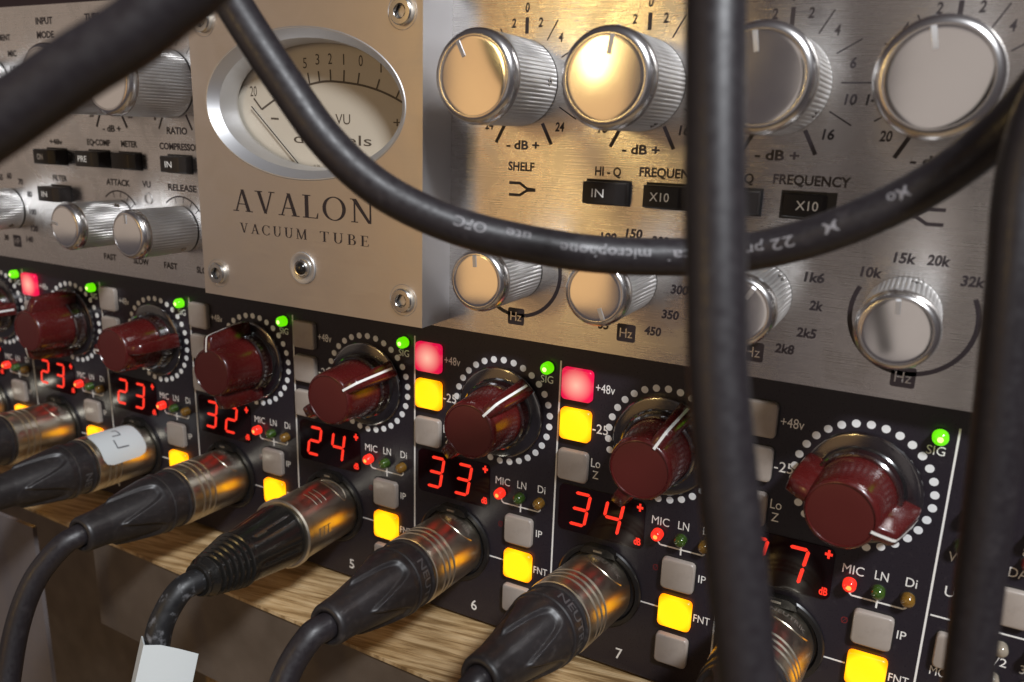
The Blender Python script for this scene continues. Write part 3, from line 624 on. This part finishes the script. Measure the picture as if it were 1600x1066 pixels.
for t_, x, z, h, wd in (('INPUT', 83.9, 128.6, 2.1, 9.0), ('MODE', 83.9, 124.2, 2.1, 9.2), ('MENT', 60.8, 123.8, 1.9, 7.0), ('MIC', 64.4, 118.5, 1.9, 5.0), ('LINE', 65.3, 113.3, 1.9, 5.4), ('TUBE GAIN', 113.0, 129.0, 2.0, 16.0),
                        ('RATIO', 144.0, 94.6, 2.0, 9.1), ('+48v', 83.3, 89.3, 1.7, 7.0), ('EQ\u25b8COMP', 106.0, 89.8, 1.9, 11.8), ('METER', 121.2, 89.8, 1.9, 7.8), ('COMPRESSOR', 144.6, 89.75, 1.95, 18.0),
                        ('FILTER', 83.4, 76.9, 1.9, 7.8), ('ATTACK', 114.0, 77.1, 1.95, 11.8), ('VU', 128.0, 77.3, 1.95, 4.0), ('RELEASE', 144.6, 77.05, 1.95, 12.8),
                        ('FAST', 106.4, 51.4, 1.95, 6.4), ('SLOW', 122.2, 51.4, 1.95, 7.6), ('FAST', 136.6, 51.4, 1.95, 6.4), ('SLOW', 152.4, 51.4, 1.95, 7.6),
                        ('SHELF', 265.0, 89.35, 2.0, 7.2), ('HI - Q', 287.8, 89.25, 2.0, 6.5), ('FREQUENCY', 303.2, 89.6, 1.95, 15.4), ('HI - Q', 318.0, 89.4, 2.0, 6.5), ('FREQUENCY', 333.0, 89.6, 1.95, 15.4)):
    text(t_, AV, x, PY, z, h, wd, 'ink', 0.028)
for v, x, z in (('60', 53.8, 76.2), ('55', 48.3, 75.4), ('70', 60.3, 74.4), ('80', 64.8, 70.2), ('100', 65.5, 63.9), ('120', 65.3, 57.8), ('140', 61.6, 53.5), ('30', 47.3, 53.0), ('100', 288.9, 74.0), ('150', 295.2, 75.4), ('200', 301.6, 74.2), ('250', 305.6, 69.4), ('300', 307.1, 63.4), ('350', 305.4, 57.3), ('450', 301.5, 52.8), ('35', 289.0, 52.6),
                ('1k6', 336.0, 69.5), ('1k', 331.8, 74.2), ('2k', 337.1, 63.5), ('2k5', 335.8, 57.3), ('2k8', 331.7, 53.1), ('10k', 346.9, 71.8), ('15k', 352.7, 75.3), ('20k', 358.8, 75.4), ('32k', 365.3, 71.9)):
    text(v, AV, x, PY, z, 1.95, 1.33*len(v)+0.15, 'ink', 0.035, 0.1)
for x, z, s_ in ((264.9, 51.5, 'Hz'), (294.9, 51.4, 'Hz'), (325.0, 51.4, 'Hz'), (355.8, 50.7, 'Hz'), (53.9, 52.2, 'HP')):
    pl = obj('hertz_label', MB().prism(roundrect(4.7, 4.4, 0.5, k=3), 0, PY-AY, M['ink']), AV, (x, AY, z)); text(s_, pl, x, AY-0.1, z, 2.3, 3.2, 'white' if 0 else 'plate', 0.0)
def arcstrip(cx_, cz_, r, a0, a1, wd=0.95):
    n = 40; strip('scale_arc', AV, [(cx_+r*math.cos(math.radians(a0+(a1-a0)*i/n)), cz_+r*math.sin(math.radians(a0+(a1-a0)*i/n))) for i in range(n+1)], wd, PY, 'ink')
arcstrip(265.3, 63.3, 11.5, -230, 50); arcstrip(355.7, 63.3, 11.8, -207, 26)
arcstrip(113.6, 64.0, 10.3, 130, 36, 0.45); arcstrip(143.4, 64.0, 10.3, 130, 36, 0.45)
for c in (113.5, 143.4):
    for a in (-14, 8, 30): tick(c, 64, a, 8.2, 10.3, 0.22)
    for s_ in (-1, 1): tick(c, 64, s_*50, 8.2, 10.3, 0.22)
for fx, mir in ((265.4, 1), (355.0, -1)):
    for sz in (1, -1):
        strip('shelf_symbol', AV, [(fx-3.6*mir, 83.85+1.45*sz), (fx-0.6*mir, 83.85+1.45*sz), (fx+1.4*mir, 83.85+0.2*sz), (fx+3.7*mir, 83.85+0.05*sz)], 0.7, PY-0.01*(sz > 0), 'ink')
# keys
def key_mesh(dep):
    b = MB(); w_, h_ = 10.4, 5.0; x = [-w_/2, -w_/2+0.3, 2.7, 3.3, w_/2-0.2, w_/2]; d = [dep-0.3, dep, dep, dep-0.25, dep-1.3, dep-1.9]
    vs = []; n = len(x)
    for z, ins in ((-h_/2, 0.25), (-h_/2+0.25, 0), (h_/2-0.25, 0), (h_/2, 0.25)):
        for xx, dd in zip(x, d): vs.append((xx, -(dd-ins), z))
    for z in (-h_/2, h_/2):
        for xx in x: vs.append((xx, 0.5, z))
    fs = [(r*n+i, r*n+i+1, (r+1)*n+i+1, (r+1)*n+i) for r in range(3) for i in range(n-1)]
    fs += [(4*n+i, 4*n+i+1, i+1, i) for i in range(n-1)]+[(3*n+i, 3*n+i+1, 5*n+i+1, 5*n+i) for i in range(n-1)]
    fs += [(0, n, 2*n, 3*n, 5*n, 4*n), (n-1, 5*n-1, 6*n-1, 4*n-1, 3*n-1, 2*n-1)]
    b.add(vs, fs, M['key']); return b.mesh('push_switch', angle=25)
KEYS = {d: key_mesh(d) for d in (5.6, 3.6, 0.6)}
SLOT = MB().prism([(-5.6, -2.9), (5.6, -2.9), (5.6, 3.0), (-5.6, 3.0)], 0, -0.04, M['dark']).mesh('switch_slot')
for t_, x, z, d in (('ON', 83.5, 84.3, 5.6), ('PRE', 106.0, 84.5, 5.6), ('', 121.4, 84.4, 3.6), ('IN', 144.6, 84.4, 3.6), ('IN', 83.6, 71.6, 5.6), ('IN', 288.2, 84.4, 3.6), ('X10', 303.0, 84.4, 0.9 if 0 else 3.6), ('', 318.0, 84.4, 3.6), ('X10', 332.9, 84.4, 0.6)):
    k = obj('push_switch', KEYS[d], AV, (x, AY, z)); obj('switch_slot', SLOT, k, (x, AY, z))
    if t_: text(t_, k, x-1.3+(1.2 if d == 0.6 else 0), AY-d-0.05, z, 1.9, 1.5*len(t_), 'white', 0.0)
b = MB(); b.lathe([(1.6, 0.03), (1.5, -0.3), (0.05, -0.35)], M['dark'], 20); b.lathe([(1.9, 0.0), (1.9, 0.2), (1.5, 0.2)], M['bezel'], 24); obj('meter_trim_hole', b, AV, (128.4, AY-0.02, 72.7))

# ------------------------------------------------------------------ plugs
def conform(b, fn): b.v = [tuple(fn(*v)) for v in b.v]; return b
def glyph_on(s, mat_, h, wd, bold, place):
    """lettering bent onto a round surface: place(u, v, lift) -> point"""
    vs, fs, w0 = glyph_mesh(s, None, bold, 0.0); k = wd/w0
    b = MB(); b.add([place(x*k, z*h) for x, _, z in vs], fs, mat_); return b
def plug(ch, yaw, pit, cable_pts, label, style='cone', cabmat='rubber', hidden=False):
    ox, oz = (ch-1)*46+14.3, -20.9
    yy, pp = math.radians(yaw), math.radians(pit)
    ax = Vector((math.sin(yy)*math.cos(pp), -math.cos(yy)*math.cos(pp), math.sin(pp)))
    right = Vector((0, 0, 1)).cross(-ax).normalized()*-1; right = Vector((1, 0, 0)); right = (right-ax*right.dot(ax)).normalized(); up = right.cross(-ax)*1.0
    if up.z < 0: up = -up
    def T(v): return right*v[0]+ax*(-v[1])+up*v[2]     # local (-Y forward) to world direction
    root = thing('microphone_plug', label, 'plug', (ox, 0, oz), 'plugs in the preamp sockets')
    pos = (ox, 0, oz)
    def put(name, b, parent, ang=35): b.xf(T); return obj(name, b.mesh(name, angle=ang), parent, pos)
    if style == 'cone':
        R = 9.75; prof = [(R-0.5, 0.3), (R, 0.9), (R, 13.5)]
        for g in range(3):
            d = 15.0+g*2.3; prof += [(R, d), (R-0.45, d+0.25), (R-0.45, d+0.75), (R+0.05, d+1.05)]
        prof += [(R+0.05, 22.6), (R-0.1, 23.6), (R-0.9, 24.0)]
        sh = put('metal_shell', MB().lathe(prof, M['shell'], 56), root, 28)
        put('clamp_ring', MB().lathe([(R-1.0, 23.6), (R-0.25, 24.1), (R-0.15, 25.0), (R-0.7, 25.3), (R-0.7, 29.6), (R-0.15, 29.9), (R-0.2, 30.8), (R-0.7, 31.2)], M['boot'], 56), root, 28)
        nt = 4
        def fn(t, r, d, j):
            c = 0.5-0.5*math.cos(nt*(t+0.6)); Lb = 33.5+13.5*c**1.8
            k = 1/(1+math.exp((d-Lb)/0.3)); return r+1.0*k*(1 if d < 49 else 0), d
        steps = [31.0+i*0.25 for i in range(80)]+[51.5, 52.2, 53.5, 55.6, 56.4, 56.9, 57.0, 56.6]
        def rad(d):
            if d < 33: return 8.2
            if d < 50: return 8.2-(d-33)/17*2.6
            return 5.6-(d-50)*0.06
        pr = [(7.4, 30.9)]+[(rad(d), d) for d in steps[:-6]]+[(5.35, 54.5), (5.3, 55.8), (5.0, 56.6), (4.4, 57.0), (3.6, 56.9), (3.3, 56.0)]
        put('strain_relief_boot', MB().lathe(pr, M['boot'], 160, fn=fn), root, 75)
        # engraved window and name on the shell
        def ps(u, v): a = math.radians(58)+u/R; return (R+0.04)*math.cos(a), -(7.6+v*1.0), (R+0.04)*math.sin(a)
        def place(u, v):
            a = math.radians(66)-(u)/R; return ((R+0.05)*math.cos(a), -(4.6-v), (R+0.05)*math.sin(a))
        put('lettering', glyph_on('NEUTRIK', M['engrave'], 1.7, 9.5, 0.0, place), root)
        arcp = []
        for i in range(17):
            q_ = -1+i/8; a = math.radians(66)-q_*6.3/R; d = 8.6-3.4*abs(q_)**2.6; arcp.append(((R+0.0)*math.cos(a), -d, (R+0.0)*math.sin(a)))
        put('embossed_seam', MB().tube(arcp, 0.20, M['shell'], 6), root)
        def place2(u, v):
            a = math.radians({6: -4, 7: 22, 3: -50, 4: -120}.get(ch, 150))-u/9.1; return (9.13*math.cos(a), -(27.5-v), 9.13*math.sin(a))
        put('lettering', glyph_on('NEUTRIK', M['emboss'], 2.4, 17, 0.01, place2), root)
    else:
        R = 10.0; prof = [(R-0.5, 0.3), (R, 0.9), (R, 23.4), (R+0.55, 23.7), (R+0.6, 25.2), (R+0.1, 25.6), (R-0.9, 25.7)]
        put('metal_shell', MB().lathe(prof, M['shell'], 56), root, 28)
        def fn(t, r, d, j):
            if 26 < d < 43:
                g = max(0, math.cos(6*t+0.4))**8; return r-0.5*g*min(1, (d-26)/3)*(1 if d < 42 else 0.4), d
            return r, d
        pr = [(R-1.2, 25.5), (R-0.6, 26.0)]+[(R-0.5-(d-27)*0.12, d) for d in range(27, 44)]
        for g in range(7):
            d = 43.6+g*1.75; r = 8.0-g*0.42; pr += [(r-0.55, d), (r-0.5, d+0.45), (r, d+0.75), (r-0.05, d+1.35)]
        pr += [(4.6, 56.4), (4.5, 57.6), (4.1, 58.0), (3.2, 58.0), (3.1, 57.0)]
        put('strain_relief_boot', MB().lathe(pr, M['glossboot'], 72, fn=fn), root, 40)
        def place(u, v):
            a = math.radians(66)-u/R; return ((R+0.05)*math.cos(a), -(5.4-v), (R+0.05)*math.sin(a))
        put('lettering', glyph_on('AMPHENOL', M['engrave'], 1.6, 8, 0.0, place), root)
        loop = []
        for i in range(33):
            a_ = 2*math.pi*i/32; u, v = 5.6*math.cos(a_), 1.75*math.sin(a_); a = math.radians(66)-u/R; loop.append(((R+0.0)*math.cos(a), -(5.4-v), (R+0.0)*math.sin(a)))
        put('embossed_seam', MB().tube(loop, 0.16, M['shell'], 6), root)
        for g in range(3):
            line = []
            for i in range(9):
                a = math.radians(50+i*4.0)-0; line.append((R*math.cos(a), -(12.5+g*2.2), R*math.sin(a)))
            put('grip_ridge', MB().tube(line, 0.16, M['shell'], 6), root)
            if g < 3:
                bb = MB(); a = math.radians(8)
                def cf(x, y, z): aa = math.radians(4)+x/R; return ((R+z)*math.cos(aa), y, (R+z)*math.sin(aa))
                bb.box((-1.3, -(16.0+g*2.0), -0.1), (1.3, -(14.8+g*2.0), 0.28), M['shell']); conform(bb, cf); put('grip_ridge', bb, root)
    tail = Vector(pos)+ax*55.0
    cp = [tail, Vector(pos)+ax*57.5]+[Vector(p) for p in cable_pts]
    c = MB().tube(smooth_path(cp, 8), 3.25, M[cabmat], 20); c.xf(lambda v: v-Vector(pos)); obj('cable', c, root, pos)
    return root, put, ax, T, R
far = lambda ch: [((ch-1)*46+14+dx, y, z) for dx, y, z in ((-0.5, -64, -20), (-3, -70, -28), (-4, -76, -40), (-3, -82, -56), (0, -88, -80))]
plug(1, 1, 3, far(1), 'nickel plug at the far left, mostly cut off by the picture edge')
plug(2, 1, 3, far(2), 'nickel plug with plain shell and black boot, left of the plug with the white sticker')
r3, put3, ax3, T3, R3 = plug(3, 1, 3, far(3), 'nickel plug with a white sticker wrapped over its shell')
plug(4, 1, 2.75, [(151.5, -61.4, -20.1), (148.3, -67.7, -28.0), (147.7, -73.6, -39.1), (149.4, -79.3, -53.5), (152.3, -85.4, -71.5)], 'nickel plug with matt tapered boot, between the stickered plug and the glossy ribbed one')
r5, put5, ax5, T5, R5 = plug(5, 3.75, 3.75, [(200.9, -61.9, -17.9), (199.8, -66.2, -22.8), (199.8, -69.1, -28.5), (201.2, -72.3, -38.1), (202.5, -76.8, -51.9)], 'plug with glossy black ribbed boot and a white flag label on its cable', 'ribbed', 'dusty')
plug(6, -0.5, 4.25, [(242.7, -60.9, -17.3), (240.8, -66.0, -23.3), (240.6, -70.8, -31.3), (241.4, -76.4, -43.9)], 'nickel plug with matt boot in the socket above the printed number 6')
plug(7, -5, 5.25, [(284.2, -60.2, -18.0), (283.4, -64.4, -23.7), (285.0, -70.2, -36.6)], 'largest looking nickel plug, in the socket left of the printed number 7')
plug(8, -3, 4, [(333.0, -61.5, -19.5), (332, -68, -28), (332, -76, -45)], 'nickel plug half hidden behind the blurred hanging cable')
# sticker on plug 3
b = MB(); nu, nv = 36, 12; vs = []
for j in range(nv+1):
    for i in range(nu+1):
        u = -1+2*i/nu; v = -1+2*j/nv
        k = 1-0.12*max(0, abs(v)-0.72)/0.28; kk = 1-0.10*max(0, abs(u)-0.72)/0.28
        a = math.radians(51)+u*k*math.radians(45); d = 13.4+v*kk*8.6; vs.append(((R3+0.32)*math.cos(a), -d, (R3+0.32)*math.sin(a)))
b.add(vs, [(j*(nu+1)+i, (j+1)*(nu+1)+i, (j+1)*(nu+1)+i+1, j*(nu+1)+i+1) for j in range(nv) for i in range(nu)], M['paper'])
st = put3('white_sticker', b, r3)
def stk(a0, d0_):
    def place(u, v):
        a = math.radians(a0)+v/R3; return ((R3+0.46)*math.cos(a), -(d0_-u), (R3+0.38)*math.sin(a))
    return place
def pen_strokes(pts, a0, d0_, wd=0.42):
    out = []; pl = stk(a0, d0_)
    for (u0, v0), (u1, v1) in zip(pts, pts[1:]):
        for k in range(6): out.append((u0+(u1-u0)*k/6, v0+(v1-v0)*k/6))
    out.append(pts[-1]); b = MB(); vs = []
    for i, (u, v) in enumerate(out):
        a, c = out[max(i-1, 0)], out[min(i+1, len(out)-1)]; dx, dz = c[0]-a[0], c[1]-a[1]; l_ = math.hypot(dx, dz)
        vs += [pl(u-dz/l_*wd/2, v+dx/l_*wd/2), pl(u+dz/l_*wd/2, v-dx/l_*wd/2)]
    b.add(vs, [(2*i, 2*i+1, 2*i+3, 2*i+2) for i in range(len(out)-1)], M['pen']); return b
for pts_, a0, d_ in (([(-1.9, 1.9), (-2.1, -1.3), (2.3, -1.6)], 44, 13.5), ([(-1.5, -1.2), (1.6, -1.4), (1.8, 1.3), (0.2, 1.5)], 72, 13.2)):
    g = pen_strokes(pts_, a0, d_); g.xf(T3); obj('lettering', g.mesh('lettering'), st, ((3-1)*46+14.3, 0, -20.9))
# white flag label on cable of plug 5
fl = [(198.2, -72.6, -27.2), (200.6, -73.6, -26.9), (203.4, -71.4, -27.2), (206.8, -68.9, -28.6), (210.5, -66.3, -30.3)]
lo = [(197.6, -79.5, -47.5), (200.4, -81.2, -47.8), (203.6, -78.6, -48.2), (206.6, -75.4, -48.9), (209.6, -72.3, -49.8)]
fl[0] = (196.4, -71.0, -27.4)
b = MB(); n = len(fl); off = Vector((0.18, 0.3, -0.1))
vs = [Vector(p) for p in fl+lo]+[Vector(p)+off for p in fl+lo]
b.add(vs, [(i, n+i, n+i+1, i+1) for i in range(n-1)]+[(2*n+i, 2*n+i+1, 3*n+i+1, 3*n+i) for i in range(n-1)]+[(i, i+1, 2*n+i+1, 2*n+i) for i in range(n-1)]+[(n-1, 2*n-1, 4*n-1, 3*n-1)], M['paper'])
p5 = Vector((4*46+14.3, 0, -20.9)); b.xf(lambda v: v-p5); obj('cable_label', b, r5, p5)

# ------------------------------------------------------------------ loose cables in front
def cable(label, cp, r=3.25, seg=28, k=12):
    pts = smooth_path(cp, k); o_ = pts[0].copy()
    root = thing('audio_cable', label, 'cable', o_, 'black cables hanging in front of the rack')
    b = MB().tube(pts, r, M['rubber'], seg); b.xf(lambda v: v-o_); obj('cable_jacket', b.mesh('cable_jacket', angle=60), root, o_); return root, pts
cable('thick out of focus black cable crossing the top left corner', [(262, -146, 86), (270.9, -138.2, 94.4), (273.9, -135.9, 97.0), (276.8, -133.5, 99.7), (280.3, -130.8, 102.8), (283.9, -128.1, 105.6), (286.6, -126.0, 108.3), (289.7, -123.3, 111.8), (293, -120, 118)])
C2 = [(240.2, -76.9, 127.4), (242.9, -77.0, 122.1), (245.2, -77.1, 117.9), (249.9, -76.6, 111.5), (255.5, -75.7, 104.2), (262.4, -74.6, 95.8), (269.7, -72.8, 89.2), (277.2, -70.2, 84.7), (287.0, -66.2, 81.0), (299.6, -60.4, 78.5), (309.4, -55.5, 77.6), (320.4, -50.9, 77.9), (329.6, -49.2, 79.3), (338.3, -48.5, 82.0), (346.4, -47.9, 85.8), (353.9, -47.3, 90.5), (359.9, -47.3, 95.6), (364.7, -47.9, 101.2), (368.2, -49.0, 107.1)]
rc, pc = cable('black cable with grey printed lettering sagging in a curve across the silver unit', C2)
cable('blurred black cable hanging straight down right of centre, nearest the camera', [(332.0, -91.5, 122), (332.6, -92.8, 115.8), (333.2, -93.7, 111.9), (334.6, -95.9, 102.0), (336.1, -98.0, 92.0), (337.7, -100.1, 82.1), (339.4, -102.1, 72.2), (341.7, -103.8, 62.3), (344.1, -105.4, 52.5), (346.8, -107.2, 41.5), (348.4, -108.0, 36.0)])
cable('dark cable hanging down along the right picture edge', [(375.4, -57.0, 114.7), (371.1, -59.4, 110.1), (368.0, -61.2, 105.5), (366.5, -63.7, 99.7), (366.1, -64.9, 92.3), (367.0, -66.7, 80.4), (367.9, -67.6, 68.0), (368.7, -68.6, 55.2), (369.4, -69.8, 41.9), (370.1, -71.5, 26.8), (370.2, -71.6, 18.2), (370, -72, 5)], r=3.1)
# print on the sagging cable: reads upside down, from right to left
cum = [0]
for a, b_ in zip(pc, pc[1:]): cum.append(cum[-1]+(b_-a).length)
def at_s(s_):
    i = 0
    while i < len(cum)-2 and cum[i+1] < s_: i += 1
    f = (s_-cum[i])/(cum[i+1]-cum[i]); t = (pc[i+1]-pc[i]).normalized()
    t0 = (pc[i]-pc[max(i-1, 0)]).normalized() if i else t; t1 = (pc[min(i+2, len(pc)-1)]-pc[i+1]).normalized() if i+2 < len(pc) else t
    tt = (t0+(t1-t0)*f).normalized(); return pc[i].lerp(pc[i+1], f), tt
toward = Vector((0.30, -0.93, 0.22)).normalized()
def cable_text(s_, t_idx, wd, h, tilt):
    s0 = cum[int((t_idx)*12)]
    def place(u, v):
        p, t = at_s(s0-u); up = Vector((0, 0, 1)); n_ = (toward-t*toward.dot(t)).normalized(); side = t.cross(n_).normalized()
        if side.z < 0: side = -side
        a = tilt-v/3.25; return p+(n_*math.cos(a)+side*math.sin(a))*3.29
    b = glyph_on(s_, M['print'], h, wd, 0.004, place); o_ = WP[rc.name]; b.xf(lambda v: v-o_); obj('lettering', b.mesh('lettering'), rc, o_)
for s_, t_, wd, tl in (('OFC', 8.05, 5.6, 0.25), ('ute', 8.62, 4.2, 0.3), ('microphone', 9.9, 15.5, 0.05), ('ntal', 11.0, 6.2, 0.0), ('pro', 12.2, 4.6, 0.0), ('22', 12.75, 3.6, 0.05), ('M', 13.6, 2.2, 0.15), ('Mo', 14.75, 3.2, 0.3)):
    cable_text(s_, t_, wd, 1.75, tl)

# ------------------------------------------------------------------ things below the shelf
o = obj('oak_board', MB().box((96, 30, -420), (190, 50, -118), M['wood'])); o['label'] = 'blurred pale oak board far below the shelf in the lower left corner'; o['category'] = 'board'
o = obj('grey_side_panel', MB().box((30, -30, -420), (83.6, -28.5, -46.7), M['greymetal'])); o['label'] = 'grey steel cabinet side under the left end of the shelf'; o['category'] = 'cabinet'
fl_ = obj('floor', MB().box((-600, -500, -470), (900, 300, -460), M['wood'])); fl_['kind'] = 'structure'
bk = obj('back_wall', MB().box((-300, 118, -460), (900, 122, -64), M['taupe'])); bk['kind'] = 'structure'
